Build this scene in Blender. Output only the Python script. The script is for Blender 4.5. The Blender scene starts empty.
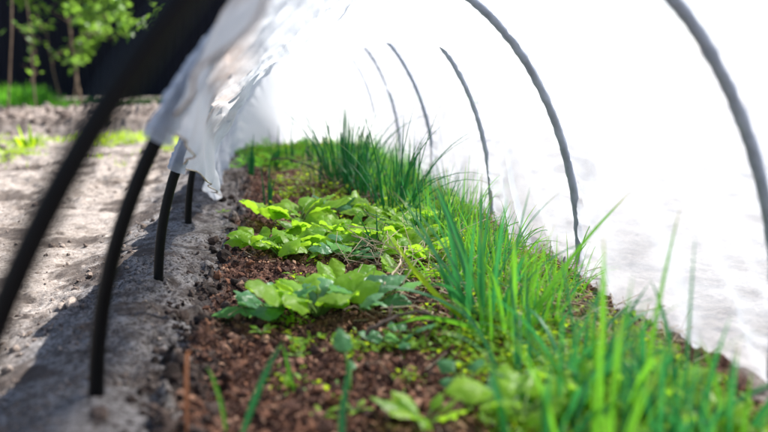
import bpy, math, random
import numpy as np
from mathutils import Vector
R = math.radians
rng = np.random.default_rng(7)
random.seed(7)
SC = bpy.context.scene
COL = SC.collection

# ------------------------------------------------------------------ camera
F_PX, CAM_H, VX, VY = 823.0, 0.42, 268.0, 62.0          # read off the photograph's perspective
YAW = math.atan((384 - VX) / F_PX); PITCH = math.atan((216 - VY) / F_PX)
cam_d = bpy.data.cameras.new('camera'); cam = bpy.data.objects.new('camera', cam_d); COL.objects.link(cam)
cam.location = (0, 0, CAM_H); cam.rotation_euler = (math.pi / 2 - PITCH, 0, -YAW)
cam_d.sensor_width = 36; cam_d.lens = 36 * F_PX / 768; cam_d.clip_start = 0.02; cam_d.clip_end = 2000
cam_d.dof.use_dof = True; cam_d.dof.focus_distance = 1.72; cam_d.dof.aperture_fstop = cam_d.lens / 17.0
cam_d.dof.aperture_blades = 0
SC.camera = cam

def ray(px, py):
    r0, r1, r2 = (px - 384) / F_PX, -(py - 216) / F_PX, 1.0
    cp, sp, cy, sy = math.cos(PITCH), math.sin(PITCH), math.cos(YAW), math.sin(YAW)
    up = r1 * cp - r2 * sp; fw = r1 * sp + r2 * cp
    return (r0 * cy + fw * sy, -r0 * sy + fw * cy, up)
def gnd(px, py, z=0.0):
    d = ray(px, py); t = (z - CAM_H) / d[2]
    return d[0] * t, d[1] * t

# ------------------------------------------------------------------ noise
_perm = rng.permutation(512)
_g = rng.uniform(0, 2 * np.pi, 512); _gx, _gy = np.cos(_g), np.sin(_g)
def perlin(x, y):
    xi = np.floor(x).astype(np.int64); yi = np.floor(y).astype(np.int64)
    xf = x - xi; yf = y - yi
    u = xf**3 * (xf * (xf * 6 - 15) + 10); v = yf**3 * (yf * (yf * 6 - 15) + 10)
    def g(ix, iy, dx, dy):
        h = _perm[(_perm[ix & 511] + iy) & 511]
        return _gx[h] * dx + _gy[h] * dy
    a = g(xi, yi, xf, yf); b = g(xi + 1, yi, xf - 1, yf)
    c = g(xi, yi + 1, xf, yf - 1); d = g(xi + 1, yi + 1, xf - 1, yf - 1)
    return ((a + u * (b - a)) + v * ((c + u * (d - c)) - (a + u * (b - a)))) * 1.4
def fbm(x, y, f, o=4, gain=.5):
    s = 0; a = 1.0
    for i in range(o):
        s = s + a * perlin(x * f + 17.3 * i, y * f - 9.1 * i); a *= gain; f *= 2.03
    return s
def sst(a, b, x):
    t = np.clip((x - a) / (b - a), 0, 1); return t * t * (3 - 2 * t)

# ------------------------------------------------------------------ tagging
def tag(o, label=None, cat=None, group=None, kind=None):
    if label: o['label'] = label
    if cat: o['category'] = cat
    if group: o['group'] = group
    if kind: o['kind'] = kind
    return o
def empty(name, loc):
    o = bpy.data.objects.new(name, None); COL.objects.link(o); o.location = loc; o.empty_display_size = .05
    return o

class MB:
    """collects geometry of one mesh; per-vertex v = random tint, u = position along the leaf"""
    def __init__(s): s.V = []; s.F = []; s.v = []; s.u = []; s.n = 0
    def add(s, V, F, v=0.5, u=0.0):
        V = np.asarray(V, float).reshape(-1, 3); k = len(V)
        s.V.append(V); s.F.extend([tuple(i + s.n for i in f) for f in F])
        s.v.append(np.full(k, v) if np.isscalar(v) else np.asarray(v)); s.u.append(np.full(k, u) if np.isscalar(u) else np.asarray(u))
        s.n += k
    def build(s, name, mat, parent=None, loc=(0, 0, 0), smooth=True):
        me = bpy.data.meshes.new(name)
        V = np.concatenate(s.V) if s.V else np.zeros((0, 3))
        me.from_pydata(V.tolist(), [], s.F)
        for nm, arr in (('v', s.v), ('u', s.u)):
            at = me.attributes.new(nm, 'FLOAT', 'POINT'); at.data.foreach_set('value', np.concatenate(arr).astype(np.float32))
        me.polygons.foreach_set('use_smooth', np.full(len(me.polygons), smooth)); me.update()
        me.materials.append(mat)
        o = bpy.data.objects.new(name, me); COL.objects.link(o); o.location = loc
        if parent: o.parent = parent
        return o

def grid_mesh(name, P, mat, attrs=None, wrap=False, parent=None, keep=None):
    """P: (n,m,3) grid"""
    n, m = P.shape[:2]
    idx = np.arange(n * m).reshape(n, m)
    a = idx[:-1, :-1]; b = idx[1:, :-1]; c = idx[1:, 1:]; d = idx[:-1, 1:]
    Q = np.stack([a, d, c, b], -1).reshape(-1, 4)
    if keep is not None: Q = Q[keep.reshape(-1)]
    me = bpy.data.meshes.new(name)
    me.vertices.add(n * m); me.vertices.foreach_set('co', P.reshape(-1).astype(np.float32))
    me.loops.add(len(Q) * 4); me.loops.foreach_set('vertex_index', Q.reshape(-1).astype(np.int32))
    me.polygons.add(len(Q)); me.polygons.foreach_set('loop_start', (np.arange(len(Q)) * 4).astype(np.int32))
    me.polygons.foreach_set('use_smooth', np.ones(len(Q), bool))
    for k, arr in (attrs or {}).items():
        at = me.attributes.new(k, 'FLOAT', 'POINT'); at.data.foreach_set('value', arr.reshape(-1).astype(np.float32))
    me.update(calc_edges=True); me.validate()
    me.materials.append(mat)
    o = bpy.data.objects.new(name, me); COL.objects.link(o)
    if parent: o.parent = parent
    return o

def tri_soup(name, V, T, mat, attrs=None, smooth=False):
    me = bpy.data.meshes.new(name)
    me.vertices.add(len(V)); me.vertices.foreach_set('co', V.reshape(-1).astype(np.float32))
    k = T.shape[1]
    me.loops.add(len(T) * k); me.loops.foreach_set('vertex_index', T.reshape(-1).astype(np.int32))
    me.polygons.add(len(T)); me.polygons.foreach_set('loop_start', (np.arange(len(T)) * k).astype(np.int32))
    me.polygons.foreach_set('use_smooth', np.full(len(T), smooth))
    for n_, arr in (attrs or {}).items():
        at = me.attributes.new(n_, 'FLOAT', 'POINT'); at.data.foreach_set('value', arr.reshape(-1).astype(np.float32))
    me.update(calc_edges=True); me.materials.append(mat)
    o = bpy.data.objects.new(name, me); COL.objects.link(o)
    return o

# ------------------------------------------------------------------ materials
def mat_new(name):
    m = bpy.data.materials.new(name); m.use_nodes = True; nt = m.node_tree; nt.nodes.clear()
    out = nt.nodes.new('ShaderNodeOutputMaterial'); return m, nt, out
class NT:
    def __init__(s, nt): s.nt = nt
    def n(s, t, **kw):
        nd = s.nt.nodes.new(t)
        for k, v in kw.items():
            if k.startswith('i_'): nd.inputs[k[2:].replace('_', ' ')].default_value = v
            else: setattr(nd, k, v)
        return nd
    def l(s, a, b): s.nt.links.new(a, b)
    def attr(s, name): return s.n('ShaderNodeAttribute', attribute_name=name).outputs['Fac']
    def noise(s, scale, detail=4, rough=.6, vec=None):
        nd = s.n('ShaderNodeTexNoise'); nd.inputs['Scale'].default_value = scale; nd.inputs['Detail'].default_value = detail; nd.inputs['Roughness'].default_value = rough
        if vec is not None: s.l(vec, nd.inputs['Vector'])
        return nd.outputs['Fac']
    def ramp(s, fac, stops, interp='LINEAR'):
        nd = s.n('ShaderNodeValToRGB'); cr = nd.color_ramp; cr.interpolation = interp
        while len(cr.elements) < len(stops): cr.elements.new(.5)
        for e, (p, c) in zip(cr.elements, stops): e.position = p; e.color = (*c, 1) if len(c) == 3 else c
        s.l(fac, nd.inputs['Fac']); return nd.outputs['Color']
    def mix(s, fac, a, b):
        nd = s.n('ShaderNodeMix', data_type='RGBA')
        for sock, val in ((nd.inputs[0], fac), (nd.inputs[6], a), (nd.inputs[7], b)):
            if isinstance(val, (int, float)): sock.default_value = val
            elif isinstance(val, tuple): sock.default_value = (*val, 1)
            else: s.l(val, sock)
        return nd.outputs[2]
    def math(s, op, a, b=0.0, clamp=False):
        nd = s.n('ShaderNodeMath', operation=op, use_clamp=clamp)
        for sock, val in ((nd.inputs[0], a), (nd.inputs[1], b)):
            if isinstance(val, (int, float)): sock.default_value = val
            else: s.l(val, sock)
        return nd.outputs[0]

def leaf_mat(name, dark, light, trans, tmix=.45, gloss=.35, tip=None, vein=0.0):
    m, nt, out = mat_new(name); N = NT(nt)
    geo = N.n('ShaderNodeNewGeometry').outputs['Position']
    nz = N.noise(60, 3, .6, geo)
    f = N.math('ADD', N.math('MULTIPLY', N.attr('v'), .7), N.math('MULTIPLY', N.math('SUBTRACT', nz, .5), .8), clamp=True)
    col = N.mix(f, dark, light)
    tcol = N.mix(f, tuple(c * .75 for c in trans), trans)
    if tip:
        tf = N.ramp(N.attr('u'), [(.82, (0, 0, 0)), (1.0, (1, 1, 1))])
        vf = N.math('GREATER_THAN', N.attr('v'), .55)
        tf = N.math('MULTIPLY', tf, vf)
        col = N.mix(tf, col, tip); tcol = N.mix(tf, tcol, tip)
    p = N.n('ShaderNodeBsdfPrincipled'); N.l(col, p.inputs['Base Color']); p.inputs['Roughness'].default_value = gloss + .1
    p.inputs['Specular IOR Level'].default_value = .4
    bp = N.n('ShaderNodeBump'); bp.inputs['Strength'].default_value = .35; bp.inputs['Distance'].default_value = .002
    N.l(N.noise(230, 3, .5, geo), bp.inputs['Height']); N.l(bp.outputs[0], p.inputs['Normal'])
    t = N.n('ShaderNodeBsdfTranslucent'); N.l(tcol, t.inputs['Color'])
    mx = N.n('ShaderNodeMixShader'); mx.inputs[0].default_value = tmix
    N.l(p.outputs[0], mx.inputs[1]); N.l(t.outputs[0], mx.inputs[2]); N.l(mx.outputs[0], out.inputs[0])
    return m
def plain_mat(name, a, b, scale=40, rough=.8, bump=.3, spec=.3, dist=.002):
    m, nt, out = mat_new(name); N = NT(nt)
    geo = N.n('ShaderNodeTexCoord').outputs['Object']
    nz = N.noise(scale, 5, .65, geo)
    p = N.n('ShaderNodeBsdfPrincipled'); N.l(N.ramp(nz, [(.3, a), (.7, b)]), p.inputs['Base Color'])
    p.inputs['Roughness'].default_value = rough; p.inputs['Specular IOR Level'].default_value = spec
    bp = N.n('ShaderNodeBump'); bp.inputs['Strength'].default_value = bump; bp.inputs['Distance'].default_value = dist
    N.l(N.noise(scale * 3, 4, .6, geo), bp.inputs['Height']); N.l(bp.outputs[0], p.inputs['Normal'])
    N.l(p.outputs[0], out.inputs[0]); return m

M = {}
M['greens'] = leaf_mat('greens_leaf', (.13, .31, .025), (.34, .54, .04), (.56, .96, .05), .55, .3)
M['greens_blue'] = leaf_mat('greens_leaf_dull', (.05, .20, .07), (.15, .34, .15), (.3, .7, .2), .4, .25)
M['stalk'] = leaf_mat('stalk_green', (.10, .2, .03), (.2, .32, .08), (.3, .5, .08), .3, .4)
M['onion'] = leaf_mat('onion_leaf', (.012, .12, .05), (.06, .26, .09), (.10, .58, .13), .42, .28, tip=(.5, .36, .08))
M['grass'] = leaf_mat('grass_blade', (.04, .21, .02), (.12, .35, .03), (.3, .8, .05), .5, .35, tip=(.5, .36, .08))
M['weed'] = leaf_mat('weed_leaf', (.10, .27, .015), (.26, .44, .02), (.7, .95, .03), .5, .4)
M['tree_leaf'] = leaf_mat('tree_leaf', (.05, .16, .02), (.15, .28, .05), (.30, .54, .06), .5, .28)
M['straw'] = plain_mat('straw', (.26, .19, .12), (.6, .5, .37), 60)
M['drygrass'] = plain_mat('dry_orange_leaf', (.38, .13, .05), (.6, .26, .12), 40)
M['twig'] = plain_mat('twig_bark', (.03, .02, .016), (.12, .085, .07), 90)
M['bark'] = plain_mat('sapling_bark', (.14, .09, .06), (.3, .22, .15), 20)
M['pipe'] = plain_mat('black_pipe', (.0015, .0015, .002), (.004, .004, .005), 30, .5, .08, .18)
M['fence'] = plain_mat('dark_fence_metal', (.002, .0026, .010), (.004, .005, .016), 2, .6, .05, .2)

# fleece: thin white non-woven cloth
def fleece_mat(name, clear, dirty=False):
    m, nt, out = mat_new(name); N = NT(nt)
    geo = N.n('ShaderNodeTexCoord').outputs['Object']
    nz = N.noise(6, 5, .6, geo)
    base = N.ramp(nz, [(.3, (.47, .49, .54)), (.7, (.56, .58, .635))]) if dirty else N.ramp(nz, [(.3, (.62, .68, .80)), (.7, (.70, .76, .86))])
    if dirty:
        hem = N.attr('hem')
        d = N.math('MULTIPLY', hem, N.ramp(N.noise(14, 5, .7, geo), [(.34, (.25,) * 3), (.62, (1, 1, 1))]), clamp=True)
        base = N.mix(N.math('MULTIPLY', d, .75), base, (.36, .22, .14))
    d1 = N.n('ShaderNodeBsdfDiffuse'); t1 = N.n('ShaderNodeBsdfTranslucent')
    N.l(base, d1.inputs[0]); N.l(base, t1.inputs[0])
    bp = N.n('ShaderNodeBump'); bp.inputs['Strength'].default_value = .5; bp.inputs['Distance'].default_value = .0015
    N.l(N.noise(260, 4, .7, geo), bp.inputs['Height'])
    N.l(bp.outputs[0], d1.inputs['Normal']); N.l(bp.outputs[0], t1.inputs['Normal'])
    mx = N.n('ShaderNodeMixShader'); mx.inputs[0].default_value = .52
    N.l(d1.outputs[0], mx.inputs[1]); N.l(t1.outputs[0], mx.inputs[2])
    tr = N.n('ShaderNodeBsdfTransparent')
    m2 = N.n('ShaderNodeMixShader')
    if not dirty:
        cr = N.ramp(N.noise(38, 2, .5, geo), [(.34, (clear * .6,) * 3), (.66, (clear * 1.2,) * 3)])
        lw = N.n('ShaderNodeLayerWeight'); lw.inputs[0].default_value = .5
        N.l(N.math('MULTIPLY', cr, N.ramp(lw.outputs['Facing'], [(0, (1.6,) * 3), (.25, (1.1,) * 3), (.55, (.15,) * 3)])), m2.inputs[0])
    else:                                     # fibres close up when the cloth is seen edge-on
        lw = N.n('ShaderNodeLayerWeight'); lw.inputs[0].default_value = .5
        fc = N.ramp(lw.outputs['Facing'], [(.0, (clear,) * 3), (.45, (clear * .75,) * 3), (.9, (clear * .12,) * 3)])
        # gathered cloth lets less through; paler base paints brightness on drape and far end
        N.l(N.math('MULTIPLY', fc, N.math('SUBTRACT', 1.0, N.math('MULTIPLY', N.attr('layers_bright'), .86))), m2.inputs[0])
        base_l = N.mix(N.math('MULTIPLY', N.attr('layers_bright'), .8), base, (.86, .87, .9)); base_l = N.mix(N.math('MULTIPLY', d, .6), base_l, (.36, .22, .14))  # base colour lightened to brighten the left drape and closed end
        N.l(base_l, d1.inputs[0]); N.l(base_l, t1.inputs[0])

    N.l(mx.outputs[0], m2.inputs[1]); N.l(tr.outputs[0], m2.inputs[2]); N.l(m2.outputs[0], out.inputs[0])
    return m
M['fleece'] = fleece_mat('white_fleece', .37, True)
M['sleeve'] = fleece_mat('white_fleece_sleeve', .24)
M['sleeve_thick'] = fleece_mat('white_fleece_sleeve_thick', .14)

def ground_mat():
    m, nt, out = mat_new('garden_soil'); N = NT(nt)
    pos = N.n('ShaderNodeNewGeometry').outputs['Position']
    fine = N.noise(140, 6, .7, pos); mid = N.noise(22, 5, .65, pos); big = N.noise(2.2, 4, .6, pos)
    sand = N.ramp(mid, [(.3, (.085, .066, .056)), (.46, (.26, .225, .20)), (.62, (.38, .34, .31))])
    sand = N.mix(N.ramp(fine, [(.36, (0,) * 3), (.56, (1,) * 3)]), (.10, .075, .06), sand)
    sand = N.mix(N.ramp(big, [(.42, (0,) * 3), (.62, (.35,) * 3)]), sand, (.34, .30, .275))
    ridge = N.ramp(mid, [(.34, (.06, .05, .047)), (.5, (.19, .175, .172)), (.7, (.28, .268, .268))])
    ridge = N.mix(N.ramp(fine, [(.4, (0,) * 3), (.55, (1,) * 3)]), (.04, .033, .03), ridge)
    bed = N.ramp(fine, [(.36, (.018, .009, .007)), (.5, (.085, .042, .030)), (.64, (.21, .12, .09))])
    bank = N.ramp(mid, [(.35, (.06, .045, .04)), (.6, (.30, .25, .22))])
    lumps_and_shade = N.attr('dark')  # dark clods and patches, plus painted shade of the bank face
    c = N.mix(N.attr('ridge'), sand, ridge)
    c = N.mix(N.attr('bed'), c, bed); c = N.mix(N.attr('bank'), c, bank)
    c = N.mix(lumps_and_shade, c, (.055, .042, .036))
    p = N.n('ShaderNodeBsdfPrincipled'); N.l(c, p.inputs['Base Color']); p.inputs['Roughness'].default_value = .95
    p.inputs['Specular IOR Level'].default_value = .15
    bp = N.n('ShaderNodeBump'); bp.inputs['Strength'].default_value = .8; bp.inputs['Distance'].default_value = .004
    N.l(N.math('ADD', fine, N.math('MULTIPLY', mid, 1.5)), bp.inputs['Height']); N.l(bp.outputs[0], p.inputs['Normal'])
    N.l(p.outputs[0], out.inputs[0]); return m

# ------------------------------------------------------------------ ground height field
def ridge_c(y): return -.235 + .012 * np.sin(y * 2.1)
def masks(x, y):
    wob = .022 * fbm(x, y, 9, 3) + .012 * fbm(x + 5, y, 34, 2)
    edge = -.115 + .03 * sst(1.2, 2.4, y) + wob
    tun = sst(-2, -1.6, y) * (1 - sst(4.2, 4.35, y))
    bed = sst(edge - .012, edge + .02, x) * (1 - sst(.60, .64, x + wob)) * tun
    rw = sst(-.44, -.34, x + wob * 1.6) * (1 - sst(edge - .012, edge + .02, x)) * tun
    bank = sst(5.35, 5.55, y + .12 * fbm(x, y, 1.3, 2)) * (1 - sst(7.9, 8.4, y)) * (1 - sst(-.2, .2, x - .3 * 0))
    return bed, rw, bank, edge
def height(x, y, detail=True):
    bed, rw, bank, edge = masks(x, y)
    h = .010 * fbm(x, y, 2.2, 2)
    out = (1 - bed)
    h = h - .03 * sst(-.30, -.48, x) * out - .03 * sst(.62, .8, x)
    h = h + .034 * np.exp(-((x - ridge_c(y)) / .085)**2) * (0.75 + .5 * fbm(x * .4, y, 3.0, 2)) * sst(-2, -1.6, y) * (1 - sst(4.2, 4.4, y))
    h = h + bed * (.012 * np.exp(-((x - .33) / .16)**2) + .012 * fbm(x, y, 8, 2))
    bk = .085 * sst(5.38, 5.52, y + .12 * fbm(x, y, 1.3, 2)) * (1 - sst(6.9, 7.6, y)) * (1 - sst(-.2, .3, x))
    h = h + bk
    for hy_ in (.45, .95, 1.52, 2.12):            # loosened soil heaped where each pipe goes in
        q_ = ((x + .21)**2 + (y - hy_)**2) / .028**2; h = h + .010 * np.exp(-q_) * (1 - 1.2 * np.exp(-q_ * 4))
    if detail:
        rough = .35 + .65 * sst(-.1, .35, fbm(x, y, 1.7, 2))
        n1 = fbm(x, y, 14, 5, .55); n2 = np.abs(fbm(x + 3, y + 8, 26, 4, .55)); rough = rough + .8 * rw * sst(-.05, .3, fbm(x + 9, y, 5, 2))
        h = h + (1 - bed) * (1 - rw) * .010 * fbm(x, y * 1.7, 5.5, 3, .6) * sst(.7, 1.2, y)
        h = h + (1 - bed) * (.0075 * rough * n1 - .006 * n2 * rough)
        h = h + bed * (.010 * fbm(x, y, 22, 4, .62) + .004 * fbm(x, y, 95, 2))
        lumps = np.clip(fbm(x + 11, y, 20, 3, .6) - .25, 0, 1)
        band = np.exp(-((x - edge) / .035)**2) * (y < 4.2)
        h = h + band * .035 * lumps
        # far: clods of dug soil
        far = sst(2.3, 3.2, y) * (1 - bed)
        h = h + far * .020 * np.clip(fbm(x, y, 6, 4, .6), -.3, 1) + bank * .018 * fbm(x, y, 7, 4, .65)
    return h
def hz(x, y): return float(height(np.array([x]), np.array([y]))[0])

def axis(lo, a, b, hi, d, g, gf=1.12, lim=8.):
    xs = list(np.arange(a, b, d)); s = d; x = xs[-1]
    while x < hi:
        s *= g if abs(x) < lim else gf; x += s; xs.append(x)
    s = d; x = a; pre = []
    while x > lo:
        s *= g if abs(x) < lim else gf; x -= s; pre.append(x)
    return np.array(pre[::-1] + xs)
xs = axis(-400, -.5, .62, 400, .0036, 1.0075, 1.15, 7.)
ys = [.62]
while ys[-1] < 500:
    y = ys[-1]; ys.append(y + (.0036 * max(1, y / 1.1) if y < 12 else (y - 11.5) * .15))
pre = []; y = .62; s = .0036
while y > -300: s *= 1.06; y -= s; pre.append(y)
ys = np.array(pre[::-1] + ys)
X, Y = np.meshgrid(xs, ys, indexing='ij')
bedm, ridgem, bankm, edg = masks(X, Y)
Hh = height(X, Y)
farf = sst(30, 60, np.hypot(X, Y)); Hh = Hh * (1 - farf) + farf * .5 * fbm(X, Y, .02, 2)
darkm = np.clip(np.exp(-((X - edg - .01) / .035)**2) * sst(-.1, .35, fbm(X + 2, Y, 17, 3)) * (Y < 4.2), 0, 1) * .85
darkm = np.maximum(darkm, bankm * .5 * (1 - sst(5.5, 5.75, Y + .12 * fbm(X, Y, 1.3, 2))))  # shade on the bank's front face, painted into the soil colour
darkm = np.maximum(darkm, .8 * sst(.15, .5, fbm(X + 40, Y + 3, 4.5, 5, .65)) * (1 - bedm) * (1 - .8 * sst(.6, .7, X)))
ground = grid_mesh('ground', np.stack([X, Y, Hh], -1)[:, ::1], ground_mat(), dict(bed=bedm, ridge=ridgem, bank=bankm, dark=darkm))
tag(ground, kind='structure')

# ------------------------------------------------------------------ clods and crumbs
ICO_V, ICO_T = None, None
def ico():
    t = (1 + 5**.5) / 2
    v = np.array([(-1, t, 0), (1, t, 0), (-1, -t, 0), (1, -t, 0), (0, -1, t), (0, 1, t), (0, -1, -t), (0, 1, -t), (t, 0, -1), (t, 0, 1), (-t, 0, -1), (-t, 0, 1)], float)
    v /= np.linalg.norm(v[0])
    f = np.array([(0, 11, 5), (0, 5, 1), (0, 1, 7), (0, 7, 10), (0, 10, 11), (1, 5, 9), (5, 11, 4), (11, 10, 2), (10, 7, 6), (7, 1, 8), (3, 9, 4), (3, 4, 2), (3, 2, 6), (3, 6, 8), (3, 8, 9), (4, 9, 5), (2, 4, 11), (6, 2, 10), (8, 6, 7), (9, 8, 1)])
    return v, f
ICO_V, ICO_T = ico()
def subdiv(v, f):
    v = list(map(tuple, v)); mid = {}
    def m(a, b):
        k = (min(a, b), max(a, b))
        if k not in mid:
            p = (np.array(v[a]) + np.array(v[b])); v.append(tuple(p / np.linalg.norm(p))); mid[k] = len(v) - 1
        return mid[k]
    F = []
    for a, b, c in f:
        x, y, z = m(a, b), m(b, c), m(c, a); F += [(a, x, z), (x, b, y), (z, y, c), (x, y, z)]
    return np.array(v), np.array(F)
ICO2 = subdiv(ICO_V, ICO_T)
def scatter_lumps(name, px, py, size, mat, flat=.6, sink=.25, jit=.32, fine=True):
    n = len(px); r = rng
    IV, IT = ICO2 if fine else (ICO_V, ICO_T); nv = len(IV)
    if fine:
        V = np.repeat(IV[None], n, 0); dd = r.normal(size=(n, 5, 3)); dd /= np.linalg.norm(dd, axis=2)[..., None]
        dot = np.einsum('kj,nij->nki', IV, dd)
        V = V * (1 + .30 * np.clip(dot, 0, 1)[..., :3].sum(-1) - .30 * np.clip(dot, 0, 1)[..., 3:].sum(-1) + .10 * r.normal(size=(n, nv)))[..., None]
    else: V = np.repeat(IV[None], n, 0) * (1 + jit * r.normal(size=(n, nv, 1)))
    V *= size[:, None, None] * np.stack([r.uniform(.7, 1.5, n), r.uniform(.6, 1.1, n), r.uniform(.35, 1.0, n) * flat / .6], -1)[:, None]
    # random rotation
    q = r.normal(size=(n, 4)); q[:, 1:3] *= .45; q /= np.linalg.norm(q, axis=1)[:, None]
    w, x, y, z = q.T
    Rm = np.stack([1 - 2 * (y * y + z * z), 2 * (x * y - z * w), 2 * (x * z + y * w), 2 * (x * y + z * w), 1 - 2 * (x * x + z * z), 2 * (y * z - x * w), 2 * (x * z - y * w), 2 * (y * z + x * w), 1 - 2 * (x * x + y * y)], -1).reshape(n, 3, 3)
    V = np.einsum('nij,nkj->nki', Rm, V)
    h = height(px, py)
    V += np.stack([px, py, h + size * (.5 - sink)], -1)[:, None]
    T = IT[None] + (np.arange(n) * nv)[:, None, None]
    v = np.repeat(r.uniform(0, 1, n), nv)
    return tri_soup(name, V.reshape(-1, 3), T.reshape(-1, 3), mat, dict(v=v))
def lump_mat(name, cols, rough=.9):
    m, nt, out = mat_new(name); N = NT(nt)
    pos = N.n('ShaderNodeNewGeometry').outputs['Position']
    k = len(cols); c = N.ramp(N.attr('v'), [(i / (k - 1), cc) for i, cc in enumerate(cols)])
    c = N.mix(N.ramp(N.noise(300, 4, .7, pos), [(.3, (.6,) * 3), (.6, (0,) * 3)]), c, tuple(x * .4 for x in cols[0]))
    p = N.n('ShaderNodeBsdfPrincipled'); N.l(c, p.inputs['Base Color']); p.inputs['Roughness'].default_value = rough; p.inputs['Specular IOR Level'].default_value = .25
    bp = N.n('ShaderNodeBump'); bp.inputs['Strength'].default_value = .7; bp.inputs['Distance'].default_value = .002
    N.l(N.noise(400, 3, .6, pos), bp.inputs['Height']); N.l(bp.outputs[0], p.inputs['Normal'])
    N.l(p.outputs[0], out.inputs[0]); return m
M['crumb'] = lump_mat('bed_crumb', [(.035, .018, .013), (.075, .036, .026), (.15, .066, .04), (.26, .12, .07), (.46, .28, .19)])
M['clod'] = lump_mat('dark_clod', [(.014, .009, .007), (.05, .032, .026), (.12, .085, .07)])
M['sandclod'] = lump_mat('pale_clod', [(.09, .065, .055), (.2, .155, .13), (.36, .3, .26)])

def area_sample(n, x0, x1, y0, y1, near=True):
    # density falls with distance like the picture's scale
    u = rng.uniform(0, 1, n)
    y = (1 / (1 / y0 + u * (1 / y1 - 1 / y0))) if near else rng.uniform(y0, y1, n)
    return rng.uniform(x0, x1, n), y
x_, y_ = area_sample(68000, -.16, .6, .6, 4.1)
bd = masks(x_, y_)[0]; k = bd > rng.uniform(.2, .9, len(bd)); x_, y_ = x_[k], y_[k]
sz = np.exp(rng.normal(np.log(.0019), .6, len(x_))) * (1 + .10 * y_)
tag(scatter_lumps('soil_crumbs', x_, y_, np.clip(sz, .001, .009), M['crumb'], .6, fine=False), 'reddish brown crumbly compost chips covering the bed inside the tunnel', 'compost crumbs', kind='stuff')
x_, y_ = area_sample(8000, -.2, -.02, .6, 4.1)
e = masks(x_, y_)[3]; k = np.exp(-((x_ - e - .005) / .035)**2) * (.4 + 1.0 * sst(-.2, .3, fbm(x_, y_, 12, 2))) > rng.uniform(0, 1, len(x_)); x_, y_ = x_[k], y_[k]
sz = np.exp(rng.normal(np.log(.0027), .55, len(x_)))
tag(scatter_lumps('dark_soil_clods', x_, y_, np.clip(sz, .002, .014), M['clod'], .75), 'dark damp soil clods along the edge between grey ridge and brown bed', 'soil clods', kind='stuff')
x_, y_ = area_sample(9000, -3.4, -.28, .7, 5.6)
k = sst(-.15, .35, fbm(x_, y_, 3.2, 3)) > rng.uniform(0, 1.1, len(x_)); x_, y_ = x_[k], y_[k]
sz = np.exp(rng.normal(np.log(.0021), .65, len(x_))) * (1 + .25 * y_)
tag(scatter_lumps('pale_soil_clods', x_, y_, np.clip(sz, .0015, .03), M['sandclod'], .6, .3), 'pale dry soil clods scattered on the sunlit ground outside the tunnel', 'soil clods', kind='stuff')
x_ = rng.uniform(-4.5, -.1, 1800); y_ = rng.uniform(5.35, 8.0, 1800)
tag(scatter_lumps('bank_soil_clods', x_, y_, np.clip(np.exp(rng.normal(np.log(.011), .5, 1800)), .004, .05), M['sandclod'], .7), 'brown clods over the dug soil bank before the fence', 'soil clods', kind='stuff')

x_, y_ = area_sample(9000, -.42, -.08, .6, 3.2)
k = masks(x_, y_)[1] * (.25 + sst(-.1, .3, fbm(x_, y_, 9, 2))) > rng.uniform(.2, 1.2, len(x_)); x_, y_ = x_[k], y_[k]
tag(scatter_lumps('ridge_crumbs', x_, y_, np.clip(np.exp(rng.normal(np.log(.0013), .5, len(x_))), .0006, .005), M['sandclod'], .6, .3, fine=False), 'fine grey soil crumbs lying on the ridge where the hoops stand', 'soil crumbs', kind='stuff')

# ------------------------------------------------------------------ tunnel hoops and fleece
CX = .19
HOOP_Y = [-.62, -.08, .45, .95, 1.52, 2.12, 2.76, 3.32, 3.86]
A_R = np.interp
def a_r(y): return np.interp(y, [-.7, .95, 1.5, 2.1, 2.76, 3.3, 3.9], [.465, .465, .418, .402, .376, .348, .325])
def a_l(y): return np.interp(y, [-.7, 3.3, 3.9], [.398, .398, .36])
def hb(y): return np.interp(y, [-.7, .95, 1.5, 3.3, 3.9], [.62, .62, .60, .585, .56])
def section(th, y):
    c = np.cos(th); s = np.sin(th)
    x = np.where(c >= 0, CX + a_r(y) * np.abs(c), CX - a_l(y) * np.abs(c)**1.4)
    return x, hb(y) * np.abs(s)
def tube(mb, P, rad, k=10, cap=True, v=.5, ufn=None):
    P = np.asarray(P, float); n = len(P); rad = np.full(n, rad) if np.isscalar(rad) else np.asarray(rad)
    T = np.gradient(P, axis=0); T /= np.linalg.norm(T, axis=1)[:, None] + 1e-12
    ref = np.array([0, 1, 0.]) if abs(T[0][1]) < .8 else np.array([1., 0, 0])
    V = []
    for i in range(n):
        a = np.cross(T[i], ref); a /= np.linalg.norm(a) + 1e-12; b = np.cross(T[i], a); ref = np.cross(a, T[i]) if False else ref
        ang = np.arange(k) * 2 * np.pi / k
        V.append(P[i] + rad[i] * (np.cos(ang)[:, None] * a + np.sin(ang)[:, None] * b))
    F = [(i * k + j, i * k + (j + 1) % k, (i + 1) * k + (j + 1) % k, (i + 1) * k + j) for i in range(n - 1) for j in range(k)]
    if cap: F += [tuple(range(k - 1, -1, -1)), tuple((n - 1) * k + j for j in range(k))]
    mb.add(np.concatenate(V), F, v, np.repeat(np.linspace(0, 1, n), k))

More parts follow.
